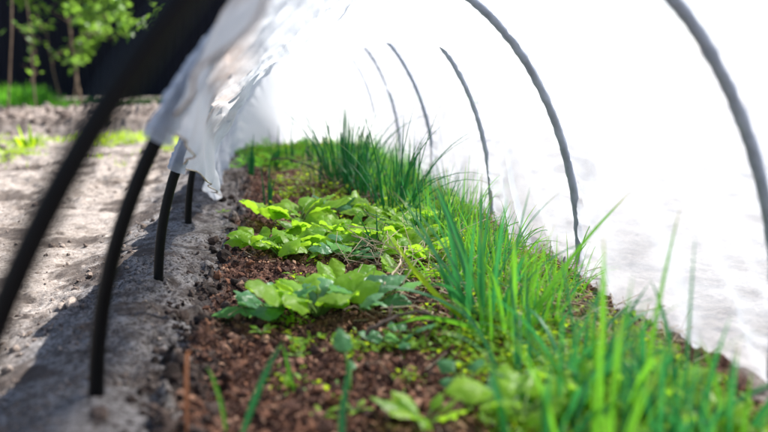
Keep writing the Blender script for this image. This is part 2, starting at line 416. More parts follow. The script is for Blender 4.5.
hoop_label = {
    -.62: 'black plastic hoop pipe at the open end of the fleece tunnel, behind the camera',
    -.08: 'black plastic hoop pipe beside the camera over the start of the tunnel',
    .45: 'thick blurred black hoop pipe crossing the upper left corner, nearest to the camera',
    .95: 'bare black hoop pipe reaching the ground at lower left, second nearest to the camera',
    1.52: 'black hoop pipe standing on the grey ridge with ruffled fleece halfway up its left side',
    2.12: 'black hoop pipe whose short bare foot shows under the hanging tip of fleece',
    2.76: 'black hoop pipe in its fleece sleeve, first one beyond the hanging tip of fleece',
    3.32: 'thin looking black hoop pipe in white fleece behind the far onion clump',
    3.86: 'black hoop pipe holding up the closed far end of the fleece tunnel'}
for y in HOOP_Y:
    th = np.linspace(0, np.pi, 72); x, z = section(th, y)
    lean = .02 * np.sin(y * 5.0)
    P = np.stack([x, y + lean * np.sin(th), z], -1)
    P = np.concatenate([[[P[0, 0] + .002, y, -.10]], P, [[P[-1, 0] - .002, y, -.10]]])
    P = P - np.array([CX, y, 0])
    mb = MB(); tr_ = np.linspace(0, 1, len(P)); tube(mb, P, (.0066 + .0024 * sst(.45, .7, tr_)) if y < 1.9 else (.0050 + .0038 * sst(.86, .93, tr_)), 14)
    o = mb.build('tunnel_hoop', M['pipe'], loc=(CX, y, 0))
    tag(o, hoop_label[y], 'tunnel hoop', 'black pipe hoops carrying the fleece')

# left lower edge of the raised fleece
def edge_z(y): return np.interp(y, [-.7, -.1, .45, .70, .95, 1.2, 1.52, 1.8, 2.12, 2.35, 2.62, 5], [.50, .55, .535, .44, .345, .30, .235, .18, .10, .07, -.03, -.03])
ny, nt_ = 620, 420
Yg = np.linspace(-.66, 3.90, ny)
PP = np.zeros((ny, nt_, 3)); hem = np.zeros((ny, nt_)); lay = np.zeros((ny, nt_))
Hs = np.array(HOOP_Y)
t01 = np.linspace(0, 1, nt_)
for i, y in enumerate(Yg):
    ez = edge_z(y) + .004 * math.sin(y * 23) * (y < 2.3) + .002 * math.sin(y * 61)
    thl = np.pi - math.asin(min(.995, max(ez, 0) / float(hb(y))))
    th = t01 * thl
    x, z = section(th, y)
    d = np.abs(y - Hs); j = d.argmin(); dist = d[j]
    bay = np.searchsorted(Hs, y); 
    gap = (Hs[bay] - Hs[bay - 1]) if 0 < bay < len(Hs) else .5
    ph = math.sin(np.pi * np.clip(dist / gap, 0, .5))
    arc = th * .5                                     # metres along the arch, roughly
    nx = np.where(np.cos(th) >= 0, 1, 1) * np.cos(th); nz_ = np.sin(th)
    yy = np.full_like(th, y)
    sag = -.030 * ph * (.35 + .65 * np.sin(th))
    off = .0095 + sag
    # gathers running out from each hoop
    gat = np.exp(-dist / .10)
    fold = gat * (.0045 * perlin(arc * 55 + j * 9.7, yy * 4) + .003 * perlin(arc * 110, yy * 9 + j))
    broad = .014 * perlin(arc * 6 + 3 * y, yy * 3.2) + .006 * perlin(arc * 13 - 6 * y, yy * 5) + .0035 * perlin(arc * 30 + 14 * y, yy * 6)
    # tension folds running diagonally, stronger low down on both walls
    low = np.exp(-z / .16)
    dg = perlin(arc * 9 - y * 7.5, yy * 1.2 + 4); diag = .026 * low * (1 - np.abs(dg) * 2.6) + .006 * (1 - np.abs(perlin(arc * 5 - y * 9, yy * 2)) * 2.5) * sst(.0, .3, th)
    left = sst(.45, .85, t01) * (1 - sst(2.9, 3.5, y))
    drape = left * (.016 * perlin(arc * 3 + y * 3.5, yy * 5 + 7) + .008 * np.abs(perlin(arc * 2 - y * 5, yy * 12)) + .005 * perlin(arc * 8, yy * 45) * (t01 < .9)) * (1 - .75 * sst(.88, 1.0, t01) * (y < 2.3))
    inn = np.maximum(sst(.28, .38, t01) * sst(1.62, 1.95, y), sst(1.15, 1.40, y) * sst(.42, .52, t01) * (1 - sst(.86, .93, t01))); drape = drape * (1 + .5 * inn)
    off = off - .04 * inn + fold + broad * (1 - .6 * gat) + diag + drape * (1 - .5 * gat * (1 - inn))
    x = x + off * nx; z = z + off * nz_
    # skirt tucked inwards at the right ground line, and soil weighing it down
    low2 = 1 - sst(0, .10, z); x = x - low2 * broad * nx * (1 - .6 * gat) * .8
    x = x - np.clip(1 - z / .28, 0, 1)**1.3 * .034 * (np.cos(th) > 0)
    z = np.where((th < .35), z - .03 * (1 - th / .35), z)
    if ez < 0: z = np.where(th > np.pi - .2, z - .02, z)
    # free edge curls inwards and thickens where it is raised
    if ez > 0:
        ce = sst(.93, 1.0, t01); x = x + ce * .02 * (1 + .5 * math.sin(y * 31)); z = z + 0 * ce
        hem[i] = sst(.84, .90, t01) * (1 - .75 * sst(.92, .95, t01)) * sst(2.3, 1.5, y)
    lay[i] = np.maximum(sst(.48, .75, t01) * (1 - .35 * sst(2.3, 2.9, y)), .95 * sst(3.4, 3.88, y))  # gathered cloth; also drives the painted brightening of left side and end
    PP[i, :, 0] = x; PP[i, :, 1] = y + .006 * perlin(arc * 10, yy * 6); PP[i, :, 2] = z
sm = PP.copy()
for _ in range(25): sm[1:-1] = (sm[:-2] + 2 * sm[1:-1] + sm[2:]) / 4
we = (sst(.90, .98, t01)[None, :] * (Yg < 2.7)[:, None])[..., None]
PP = PP * (1 - we) + sm * we
# closed far end: cloth drawn down and together past the last hoop
ne = 70; end = np.zeros((ne, nt_, 3))
for i in range(ne):
    s = (i + 1) / ne
    sh = (1 - s**1.6 * .93)
    cx_, cz_ = section(t01 * np.pi, 3.9); cl = np.stack([cx_ - .03 * np.cos(t01 * np.pi), np.full(nt_, 3.9), cz_ - .027 * np.sin(t01 * np.pi)], -1); wq = min(1, s * 3.5)
    base = PP[-1] * (1 - wq) + cl * wq
    x = .16 + (base[:, 0] - .16) * (1 - .75 * s**1.3); z = base[:, 2] * (1 - s)**.75
    r_ = .005 * perlin(t01 * 9, np.full(nt_, s * 2.)) + .0004 * perlin(t01 * 60, np.full(nt_, s * 3.))
    yv = base[:, 1] + .42 * s + r_ * 2 * min(1, s * 3)
    end[i] = np.stack([x + r_ * min(1, s * 3), yv, z - .01 * s], -1)
PPa = np.concatenate([PP, end]); hem = np.concatenate([hem, np.zeros((ne, nt_))])
fl_root = empty('fleece_cover', (CX, 1.6, 0))
fl = grid_mesh('fleece_sheet', PPa - np.array([CX, 1.6, 0]), M['fleece'], dict(hem=hem, layers_bright=np.concatenate([lay, np.ones((ne, nt_)) * .95])), parent=fl_root)
tag(fl_root, 'white translucent fleece stretched over the black hoops with its left side pulled up', 'fleece cover')
# sewn sleeves round each hoop, ruched
for y in HOOP_Y:
  if True:
    ez = float(edge_z(y)); thl = np.pi - math.asin(min(.99, max(ez - .01, 0.0) / float(hb(y))))
    spans = [(.03, 1.02 if y < 3 else 1.2)] if y > 1.9 else ([(.03, 1.28), (thl * .915, thl)] if y == 1.52 else [(.03, thl)])
  for ta, thl_ in spans:
    n = max(60, int(140 * (thl_ - ta))); th = np.linspace(ta, thl_, n); x, z = section(th, y)
    lean = .02 * np.sin(y * 5.0)
    P = np.stack([x, y + lean * np.sin(th), z], -1)
    arc = th * .5
    k = 14; T = np.gradient(P, axis=0); T /= np.linalg.norm(T, axis=1)[:, None]
    side = np.array([0, 1., 0]); nrm = np.cross(T, side)
    G = np.zeros((n, k + 1, 3))
    bunch = np.exp(-((thl - th) / .35)) * (ez > .03) * (y < 1.9)
    for jx in range(k + 1):
        a = 2 * np.pi * jx / k
        jm = jx % k
        pr_ = (.0078 + .0024 * sst(.45, .7, th / np.pi)) if y < 1.9 else .0062
        r_ = pr_ + .0020 * perlin(arc * 60 + y * 7, np.full(n, math.cos(a) * 1.6 + y)) + .0007 * perlin(arc * 210, np.full(n, math.sin(a) * 1.2))
        r_ = np.maximum(r_, pr_ - .0006) + bunch * (.004 + .005 * np.abs(perlin(arc * 105 + .8 * math.cos(a), arc * 14 + math.sin(a))) + .003 * np.abs(perlin(arc * 230, np.full(n, 1.3 * a))))
        G[:, jx] = P + (nrm * math.cos(a) + side * math.sin(a)) * r_[:, None]
    s_ = grid_mesh('hoop_sleeve', G - np.array([CX, 1.6, 0]), M['sleeve'] if y < 1.9 else M['sleeve_thick'], parent=fl_root)
# stitched hem roll along the raised left edge (soil-stained)
M['hem'] = plain_mat('stained_hem', (.30, .21, .15), (.72, .67, .62), 25, .9, .4)
sel = Yg < 2.45
E_ = PP[sel, -1].copy()
for _ in range(30): E_[1:-1] = (E_[:-2] + 2 * E_[1:-1] + E_[2:]) / 4
mb = MB(); nn = len(E_)
tube(mb, E_[::2] - np.array([CX, 1.6, 0]), .0016 + .0006 * np.abs(perlin(np.arange(len(E_[::2])) * .31, np.zeros(len(E_[::2])))), 8)
mb.build('hem', M['hem'], fl_root)

# ------------------------------------------------------------------ leaf builders
def spine(L, n, e0, e1, az, start, bend=1.0, twist=0.0):
    """points along a curve whose elevation goes e0 -> e1"""
    t = np.linspace(0, 1, n); e = e0 + (e1 - e0) * t**bend; a = az + twist * t
    d = np.stack([np.cos(e) * np.cos(a), np.cos(e) * np.sin(a), np.sin(e)], -1)
    P = np.zeros((n, 3)); P[0] = start
    for i in range(1, n): P[i] = P[i - 1] + (d[i - 1] + d[i]) / 2 * L / (n - 1)
    side = np.stack([-np.sin(a), np.cos(a), np.zeros(n)], -1)
    up = np.cross(d, side)
    return P, d, side, np.cross(side, d) * -1 if False else -np.cross(side, d) * -1
def blade(mb, start, L, w, e0, e1, az, bend=1.3, twist=0., n=10, cup=.25, v=None, roll=0.):
    P, d, s, u = spine(L, n, e0, e1, az, start, bend, twist)
    t = np.linspace(0, 1, n); W = w * np.minimum(1, .55 + t * 2) * (1 - t**2.2)**.8; W[-1] = w * .02
    if roll:
        cr, sr = math.cos(roll), math.sin(roll); s, u = s * cr + u * sr, u * cr - s * sr
    V = np.stack([P - s * W[:, None] / 2 + u * (W * cup)[:, None], P, P + s * W[:, None] / 2 + u * (W * cup)[:, None]], 1).reshape(-1, 3)
    F = []
    for i in range(n - 1):
        for j in range(2): a = i * 3 + j; F.append((a, a + 1, a + 4, a + 3))
    mb.add(V, F, random.random() if v is None else v, np.repeat(t, 3))
def tubeleaf(mb, start, L, r, e0, e1, az, bend=1.5, twist=0., n=9, kink=None, v=None):
    P, d, s, u = spine(L, n, e0, e1, az, start, bend, twist)
    if kink is not None:
        i0 = int(n * kink); q = P[i0:] - P[i0]
        q[:, 2] = -np.abs(q[:, 2]) * .8; P[i0:] = P[i0] + q
    t = np.linspace(0, 1, n); rr = r * (1 - t**1.6 * .93) * np.minimum(1, .75 + t)
    k = 6; ang = np.arange(k) * 2 * np.pi / k
    V = (P[:, None] + rr[:, None, None] * (np.cos(ang)[None, :, None] * s[:, None] + .6 * np.sin(ang)[None, :, None] * u[:, None])).reshape(-1, 3)
    F = [(i * k + j, i * k + (j + 1) % k, (i + 1) * k + (j + 1) % k, (i + 1) * k + j) for i in range(n - 1) for j in range(k)]
    mb.add(V, F, random.random() if v is None else v, np.repeat(t, k))
def broadleaf(mb, mbs, start, az, pet, L, w, e0, e1, e2, v=None, roll=0., shape=.62, wav=.12, sr=.0022):
    """petiole then a blade with a midrib, cupped and wavy"""
    v = random.random() if v is None else v
    Pp, dp, sp_, up_ = spine(pet, 7, e0, e1, az, start, 1.2, 0)
    tube(mbs, Pp, np.linspace(sr, sr * .6, 7), 6, v=v)
    n, m = 13, 9
    P, d, s, u = spine(L, n, e1, e2, az, Pp[-1], 1.1, random.uniform(-.3, .3))
    cr, sr_ = math.cos(roll), math.sin(roll); s, u = s * cr + u * sr_, u * cr - s * sr_
    t = np.linspace(0, 1, n)
    prof = np.sin(np.pi * np.clip(t, 0, 1)**shape)**.75 if shape < 1 else np.sin(np.pi * np.clip(t, 0, 1)**shape)**.8
    prof = np.where(t < .12, prof * .6 + .1, prof); prof[-1] = .06; prof[0] = .06
    q = np.linspace(-1, 1, m); p1, p2 = random.uniform(0, 9), random.uniform(0, 9)
    W = w / 2 * prof
    Q, T_ = np.meshgrid(q, t)
    edge = 1 + wav * .6 * np.sin(T_ * 17 + p1 + 2 * np.sign(Q)) * np.abs(Q)**2
    lat = Q * W[:, None] * edge
    hgt = (.30 * np.abs(Q)**1.4 - .10) * W[:, None] + wav * W[:, None] * np.abs(Q)**1.5 * np.sin(T_ * 11 + p2 + 1.7 * Q) + .03 * w * np.sin(T_ * 26 + np.abs(Q) * 5) + .05 * w * perlin(T_ * 6 + p1, Q * 3 + p2)
    hgt -= .02 * w * np.exp(-(Q / .12)**2)
    V = P[:, None] + lat[..., None] * s[:, None] + hgt[..., None] * u[:, None]
    F = [(i * m + j, i * m + j + 1, (i + 1) * m + j + 1, (i + 1) * m + j) for i in range(n - 1) for j in range(m - 1)]
    mb.add(V.reshape(-1, 3), F, v, T_.reshape(-1))

def greens(x, y, label, scale=1., leaves=9, mat='greens', spread=None, seed=0, group='leafy salad greens in the bed', specs=None):
    random.seed(seed); z = hz(x, y)
    root = empty('leafy_green', (x, y, z)); mb, ms = MB(), MB()
    leaves = int(leaves * 1.7)
    for i in range(leaves):
        az = (i * 2.399 + random.uniform(-.4, .4)) if spread is None else random.uniform(*spread)
        inner = i / leaves
        pet = scale * random.uniform(.03, .062) * (1.1 - .4 * inner); L = scale * random.uniform(.036, .078) * (1.1 - .35 * inner)
        e0 = R(random.uniform(35, 55) + 30 * inner)
        broadleaf(mb, ms, (0, 0, 0), az, pet, L, L * random.uniform(.58, .78), e0, e0 * .55, e0 * .55 - R(random.uniform(0, 60)), roll=random.uniform(-.7, .7), v=(random.uniform(.6, 1) if random.random() < .6 else random.uniform(0, .5)), wav=random.uniform(.04, .15), shape=random.uniform(.74, 1.0))
    for (az, pet, L, w, e0, e1, e2, v) in (specs or []):
        broadleaf(mb, ms, (0, 0, 0), az, pet, L, w, R(e0), R(e1), R(e2), v=v)
    mb.build('foliage', M[mat], root); ms.build('stalks', M['stalk'], root)
    tag(root, label, 'salad plant', group)
    return root

# near clump (leaves sharply in focus)
x, y = gnd(318, 322)
greens(x, y, 'leafy green with broad pale and dark leaves in the middle of the bed, lower clump', 1.12, 15, 'greens', seed=3)
x, y = gnd(272, 318)
greens(x, y, 'dull blue green leaves lying flat at the left end of the lower clump', 1.0, 8, 'greens_blue', seed=5)
x, y = gnd(366, 318)
greens(x, y, 'leafy green at the right end of the lower clump beside the dark twig', 1.0, 9, 'greens_blue', seed=8)
x, y = gnd(345, 300)
greens(x, y, 'small bright leafy green behind the middle of the lower clump', .95, 9, 'greens', seed=9)
# upper clump
for i, (px, py, sc, nl, mt, lb) in enumerate([
    (262, 246, 1.0, 9, 'greens', 'bright salad plant at the far left end of the upper clump'),
    (325, 236, 1.1, 10, 'greens', 'upright bright salad plant just right of the two glowing upright leaves'),
    (362, 214, 1.0, 9, 'greens', 'salad plant behind the heart of the upper clump, before the straight twig'),
    (402, 228, 1.05, 9, 'greens', 'broad leaved salad plant right under the tall middle onion clump'),
    (282, 250, 1.15, 11, 'greens', 'bright yellow green salad plant at the left front of the upper clump'),
    (318, 252, 1.05, 10, 'greens', 'bright green salad plant in the front middle of the upper clump'),
    (300, 225, 1.25, 11, 'greens', 'salad plant with two upright glowing leaves above the upper clump'),
    (345, 236, 1.15, 11, 'greens', 'dense yellow green salad plant in the heart of the upper clump'),
    (352, 258, .9, 8, 'greens_blue', 'dull green salad plant low at the front of the upper clump'),
    (385, 248, 1.1, 10, 'greens', 'salad plant at the right front of the upper clump before dry stems'),
    (378, 220, 1.1, 10, 'greens', 'salad plant below the middle onion clump'),
    (332, 214, .9, 8, 'greens_blue', 'pale dull salad plant at the back of the upper clump'),
    (420, 240, 1.1, 10, 'greens', 'salad plant between the dry stems and the mossy strip'),
    (398, 284, .8, 7, 'greens', 'low bright salad plant between the two clumps at the edge of the dead stems'),
    (410, 262, .9, 9, 'greens', 'small salad plant among the dry stems right of the upper clump'),
    (440, 222, .9, 8, 'greens', 'yellow green broad leaves near the fleece foot behind the grass tuft')]):
    x, y = gnd(px, py + 6); greens(x, y, lb, sc, nl, mt, seed=20 + i)
# blurred foreground
for i, (px, py, sc, nl, mt, lb) in enumerate([
    (470, 400, .6, 4, 'greens_blue', 'blurred pale blue green leaves in front of the grass, beside bare brown soil'),
    (425, 428, .6, 6, 'greens', 'blurred yellow leaf rosette at the bottom edge of the frame'),
    (520, 440, .8, 9, 'greens', 'blurred bright leaves at the foot of the front grass'),
    (395, 350, .6, 5, 'greens_blue', 'tiny dull rosette on bare soil under the curved dark twig'),
    (600, 425, .8, 9, 'greens', 'blurred yellow green leaves under the front grass near the fleece'),
    (655, 410, .8, 9, 'greens', 'blurred bright leaves touching the foot of the white fleece wall'),
    (700, 440, .8, 9, 'greens', 'blurred green leaves in the lower right corner under the fleece')]):
    x, y = gnd(px, py); greens(x, y, lb, sc, nl, mt, seed=50 + i)

# ------------------------------------------------------------------ onions and grass tufts
def onion(px, py, h, n, label, spread=.4, group='onion clumps in the bed', mat='onion', seed=0, r=.0032, rad=.03, extra=None):
    random.seed(seed); x, y = gnd(px, py); z = hz(x, y) - .005; mb = MB()
    for i in range(n):
        az = random.uniform(0, 2 * np.pi); rr = rad * math.sqrt(random.random()); r = .0034 if n > 20 else r
        st = (rr * math.cos(az), rr * math.sin(az) * 1.2, 0)
        L = h * random.uniform(.4, 1.1); lean = abs(random.gauss(0, spread)) + .05
        if random.random() < .2: lean *= 2
        a2 = az + random.uniform(-.5, .5)
        tubeleaf(mb, st, L, r * random.uniform(.7, 1.2), np.pi / 2 - lean * .5, np.pi / 2 - lean * 1.8, a2, kink=(.6 if random.random() < .08 else None))
    o = mb.build('onion_clump', M[mat], loc=(x, y, z))
    tag(o, label, 'onion clump', group); return o
def tuft(px, py, h, n, label, spread=.35, group='grass tufts in the bed', seed=0, w=.006, rad=.03, xy=None, mat='grass', explicit=()):
    random.seed(seed); x, y = gnd(px, py) if xy is None else xy; z = hz(x, y) - .004; mb = MB()
    for i in range(n):
        az = random.uniform(0, 2 * np.pi); rr = rad * math.sqrt(random.random())
        L = h * random.uniform(.45, 1.1); lean = abs(random.gauss(0, spread)) + .04
        blade(mb, (rr * math.cos(az), rr * math.sin(az), 0), L, w * random.uniform(.6, 1.2), np.pi / 2 - lean * .6, np.pi / 2 - lean * 2.2, az + random.uniform(-.6, .6), 1.5, random.uniform(-.3, .3), roll=random.uniform(-1.2, 1.2))
    for (az, L, w2, e0, e1, v) in explicit:
        blade(mb, (0, 0, 0), L, w2, R(e0), R(e1), az, 1.6, 0, 14, v=v, roll=.5)
    o = mb.build('grass_tuft', M[mat], loc=(x, y, z)); tag(o, label, 'grass tuft', group); return o

onion(392, 222, .31, 38, 'tall onion clump in the middle distance, its leaves against white fleece', .36, seed=1, rad=.05)
onion(345, 190, .34, 80, 'dense onion clump farthest back on the right of the bed', .38, seed=2, rad=.07)
onion(425, 248, .16, 20, 'low loose onion clump between the tall middle one and the mossy strip', .4, seed=14, rad=.05)
onion(408, 205, .2, 22, 'loose onion clump behind the tall middle one beside the fleece', .38, seed=15, rad=.05)
onion(368, 200, .25, 30, 'onion clump between the farthest dense clump and the tall middle one', .34, seed=3, rad=.06)
onion(378, 262, .17, 4, 'two or three thin onion leaves rising from the salad plants', .14, seed=4, rad=.012)
onion(318, 188, .16, 5, 'few sparse onion leaves behind the bare patch of compost', .2, seed=5, rad=.03)
for i, (px, py, h, lb) in enumerate([(252, 178, .15, 'bent onion leaf with drooping tip at the far left of the bed'), (276, 170, .14, 'thin onion shoot second from the left at the far end'), (290, 168, .19, 'tallest lone onion shoot at the far end of the bed'), (310, 166, .14, 'short onion shoot before the closed fleece end'), (268, 205, .15, 'single onion shoot rising through yellow weeds'), (322, 172, .13, 'onion shoot at the far end beside the dry patch')]):
    onion(px, py, h * 1.3, 6, lb, .14, seed=60 + i, rad=.012, r=.0055)
# the fuller tufts on the right
tuft(478, 335, .22, 24, 'broad bladed grass tuft with blades crossing the white fleece, right of the salad', .34, seed=11, w=.0085, rad=.045, mat='onion',
     explicit=[(R(28), .27, .008, 62, 20, .9), (R(150), .24, .009, 75, 60, .3), (R(170), .22, .009, 62, 40, .3), (R(200), .2, .010, 35, 5, .4), (R(185), .25, .010, 70, 35, .2)])
tuft(510, 352, .2, 16, 'green grass tuft just right of the broad bladed tuft', .32, seed=12, w=.007, rad=.04)
tuft(452, 290, .15, 22, 'short fine grass tuft behind the broad bladed tuft', .4, seed=13, w=.004, rad=.04)
front = [(560, 430, .19), (590, 400, .20), (620, 440, .25), (650, 425, .17), (545, 470, .17), (680, 450, .22), (600, 480, .24), (570, 380, .15), (715, 455, .14), (640, 475, .17), (745, 475, .15), (530, 400, .17), (690, 478, .15)]
fl_lab = ['blurred tall grass tuft right of the pale leaves in the foreground', 'blurred grass tuft standing before the brown straw by the fleece foot', 'blurred grass tuft at the bottom edge below the fleece foot', 'blurred short grass tuft touching the fleece wall', 'very blurred grass tuft just inside the bottom edge', 'blurred grass tuft before the lower right fleece', 'blurred grass blades nearest the lens at the bottom', 'grass tuft at the edge of the straw patch', 'blurred grass tuft near the lower right corner', 'out of focus grass rising from below the frame, right of centre', 'blurred grass blades in the lower right corner', 'blurred grass tuft left of the tall foreground one', 'very blurred low grass by the corner of the fleece']
for i, ((px, py, h), lb) in enumerate(zip(front, fl_lab)):
    tuft(px, py, h, 11, lb, .46, seed=70 + i, w=.0078, rad=.04, mat='grass' if i % 4 == 2 else 'onion')
# strip of small tufts along the right wall
random.seed(99)
spots = []
for i in range(46):
    yy_ = 1.15 + (3.7 - 1.15) * ((i + random.random() * .8) / 46)
    spots.append((random.uniform(.36, .52) - .03 * max(0, yy_ - 2.4), yy_))
for i, (x, y) in enumerate(spots):
    tuft(0, 0, (.08 + .09 * ((i * 37) % 10) / 10), 40, 'short fine green grass tuft in the strip along the foot of the right fleece wall', .45, 'fine grass tufts along the right fleece wall', seed=200 + i, w=.0032, rad=.055, xy=(x, y), mat='onion' if i % 3 == 0 else 'grass')

# long individual blades in the foreground, each its own seedling
def long_leaf(name, pts, w, label, cat, mat, v=.4, group=None, tubed=False):
    """pts: (px, py) seen at one distance; base on the ground"""
    bx, by = gnd(*pts[0]); z0 = hz(bx, by); mb = MB()
    P = []
    for k_, (px, py) in enumerate(pts):
        d = ray(px, py); yy_ = by + .01 * k_; t = yy_ / d[1]; P.append((d[0] * t - bx, yy_ - by, CAM_H + d[2] * t))
    P = np.array(P); P[:, 2] -= z0; P[0, 2] = -.005
    # resample smooth
    tt = np.linspace(0, len(P) - 1, 16); Q = np.stack([np.interp(tt, range(len(P)), P[:, a]) for a in range(3)], -1)
    for _ in range(3): Q[1:-1] = (Q[:-2] + 2 * Q[1:-1] + Q[2:]) / 4
    t = np.linspace(0, 1, 16)
    if tubed: tube(mb, Q, w / 2 * (1 - .6 * t), 8, v=v)
    else:
        T = np.gradient(Q, axis=0); T /= np.linalg.norm(T, axis=1)[:, None]
        s = np.cross(T, (0, 1, .25)); s /= np.linalg.norm(s, axis=1)[:, None]; u = np.cross(s, T)
        W = w * np.minimum(1, .4 + 2 * t) * (1 - t**2.5 * .97)
        V = np.stack([Q - s * W[:, None] / 2 + u * W[:, None] * .3, Q, Q + s * W[:, None] / 2 + u * W[:, None] * .3], 1).reshape(-1, 3)
        mb.add(V, [(i * 3 + j, i * 3 + j + 1, i * 3 + j + 4, i * 3 + j + 3) for i in range(15) for j in range(2)], v, np.repeat(t, 3))
    o = mb.build(name, M[mat], loc=(bx, by, z0)); tag(o, label, cat, group); return o
long_leaf('tall_grass', [(236, 445), (255, 400), (272, 360), (284, 340)], .0085, 'single blurred blue green blade slanting up from the bottom edge', 'grass blade', 'onion', .3)
long_leaf('tall_grass', [(228, 440), (222, 405), (212, 375), (206, 366)], .005, 'thin short green blade beside the dry orange stalk', 'grass blade', 'grass', .4)
long_leaf('tall_grass', [(296, 392), (290, 375), (285, 352), (282, 345)], .006, 'small yellow green shoot between the slanting blade and the spoon leaf', 'grass blade', 'grass', .4)
long_leaf('tall_grass', [(343, 450), (342, 420), (346, 390), (352, 352)], .009, 'thick upright blue green blade at the bottom centre', 'grass blade', 'onion', .3)
long_leaf('tall_grass', [(500, 352), (465, 325), (425, 316), (385, 328)], .009, 'long green blade arching leftwards over the dark twig', 'grass blade', 'grass', .5)
long_leaf('tall_grass', [(470, 335), (440, 300), (412, 268), (390, 235)], .010, 'yellow tinged long blade leaning over the dry stems', 'grass blade', 'weed', .9)
long_leaf('tall_grass', [(520, 350), (548, 290), (590, 235), (632, 190)], .009, 'long blade with dry yellow tip leaning right across white fleece', 'grass blade', 'grass', .8)
long_leaf('tall_grass', [(488, 330), (470, 270), (450, 215), (432, 176)], .010, 'long upright blade leaning left in front of the thin far hoop', 'grass blade', 'onion', .3)
long_leaf('dry_stalk', [(187, 440), (186, 400), (186, 372), (187, 352), (193, 350)], .0055, 'dry orange leaf bent over on a thin dark stem by the grey ridge', 'dry stalk', 'drygrass', .5)
# spoon-shaped seedling leaf
random.seed(5); x, y = gnd(350, 392); root = empty('seedling', (x, y, hz(x, y))); a_, b_ = MB(), MB()
broadleaf(a_, b_, (0, 0, 0), R(105), .05, .035, .026, R(78), R(62), R(45), v=.2, sr=.0028)
broadleaf(a_, b_, (0, 0, 0), R(80), .03, .02, .014, R(60), R(30), R(5), v=.5)
a_.build('foliage', M['greens_blue'], root); b_.build('stalks', M['stalk'], root); tag(root, 'spoon shaped seedling leaf on a thick stalk in bare compost below the lower clump', 'seedling')
for i, (px, py, lb) in enumerate([(222, 212, 'tiny green seedling alone on compost near the fleece tip'), (262, 345, 'small seedling on bare compost under the lower clump'), (300, 362, 'small pale seedling in dark soil near the bottom centre'), (355, 408, 'yellow green seedling at the bottom centre left of the front grass'), (322, 415, 'tiny leaf pair at the bottom, left of the thick blade'), (238, 320, 'small dull seedling left of the lower clump')]):
    random.seed(300 + i); x, y = gnd(px, py); root = empty('seedling', (x, y, hz(x, y))); a_, b_ = MB(), MB()
    for q in range(5): broadleaf(a_, b_, (0, 0, 0), q * 1.4 + i, .012, .016, .009, R(50), R(25), R(-10))
    a_.build('foliage', M['weed'], root); b_.build('stalks', M['stalk'], root); tag(root, lb, 'seedling', 'seedlings on bare compost')

# ------------------------------------------------------------------ low weeds (uncountable)
def leaflets(name, px, py, sx, mat, label, cat, hgt=.02, per=7, long_=1.8):
    """small pointed leaflets round each spot"""
    n = len(px); X0 = np.repeat(px, per) + rng.normal(0, .010, n * per) * 1; Y0 = np.repeat(py, per) + rng.normal(0, .012, n * per)
    Z0 = height(X0, Y0) + rng.uniform(0, 1, n * per)**1.3 * np.repeat(hgt if np.ndim(hgt) else np.full(n, hgt), per)
    N_ = n * per; az = rng.uniform(0, 2 * np.pi, N_); el = rng.uniform(-.4, 1.0, N_); L = np.repeat(sx, per) * rng.uniform(.6, 1.3, N_); W = L / long_
    d = np.stack([np.cos(el) * np.cos(az), np.cos(el) * np.sin(az), np.sin(el)], -1); s = np.stack([-np.sin(az), np.cos(az), rng.uniform(-.4, .4, N_)], -1)
    u = np.cross(d, s)
    B = np.stack([X0, Y0, Z0], -1)
    V = np.stack([B, B + d * (L * .5)[:, None] - s * (W * .5)[:, None] + u * (L * .08)[:, None], B + d * L[:, None] - u * (L * .15)[:, None], B + d * (L * .5)[:, None] + s * (W * .5)[:, None] + u * (L * .08)[:, None], B + d * (L * .5)[:, None]], 1)
    F = np.array([(0, 1, 4), (1, 2, 4), (0, 4, 3), (4, 2, 3)])[None] + (np.arange(N_) * 5)[:, None, None]
    v = np.repeat(rng.uniform(0, 1, N_), 5)
    return tag(tri_soup(name, V.reshape(-1, 3), F.reshape(-1, 3), M[mat], dict(v=v, u=np.zeros(len(v))), True), label, cat, kind='stuff')
n = 9000
x_, y_ = rng.uniform(-.08, .56, n), 1 / rng.uniform(1 / 4.2, 1 / .75, n)
pxs = x_ / y_
dens = np.zeros(n)
dens += 1.0 * sst(2.25, 2.5, y_) * sst(.02, .06, x_ + .03) * (1 - sst(.20, .28, x_)) * sst(-.12, .12, fbm(x_, y_, 7, 2))       # far yellow weeds
dens += .9 * sst(3.35, 3.6, y_) * (1 - sst(.28, .34, x_))
dens += .9 * sst(.30, .40, x_ + .06 * fbm(x_, y_, 6, 2)) * sst(1.2, 1.5, y_)                                                      # right strip
dens += .35 * sst(.2, .3, x_) * (y_ < 1.15) * sst(-.1, .2, fbm(x_ + 3, y_, 11, 2))
dens += 1.0 * sst(.22, .32, x_) * (1 - sst(1.1, 1.3, y_)) * sst(-.35, .15, fbm(x_, y_, 9, 2) )
dens += .35 * sst(.1, .3, fbm(x_ + 7, y_, 10, 2)) * (x_ > .0) * (y_ > 1.)
k = dens > rng.uniform(0, 1, n); x_, y_ = x_[k], y_[k]
leaflets('low_weeds', x_, y_, rng.uniform(.007, .013, len(x_)) * (1 + .12 * y_), 'weed', 'low yellow green chickweed spreading over the bed', 'weeds', .022)
n = 1500
x_ = rng.uniform(-.12, .34, n); y_ = rng.uniform(3.2, 4.05, n); k = sst(-.1, .3, fbm(x_, y_, 5, 2)) > rng.uniform(0, 1.4, n); x_, y_ = x_[k], y_[k]; n = len(x_)
leaflets('far_grass', x_, y_, rng.uniform(.02, .06, n), 'grass', 'uneven dark green grass along the far closed end of the tunnel', 'grass', .03, 4, 9.)
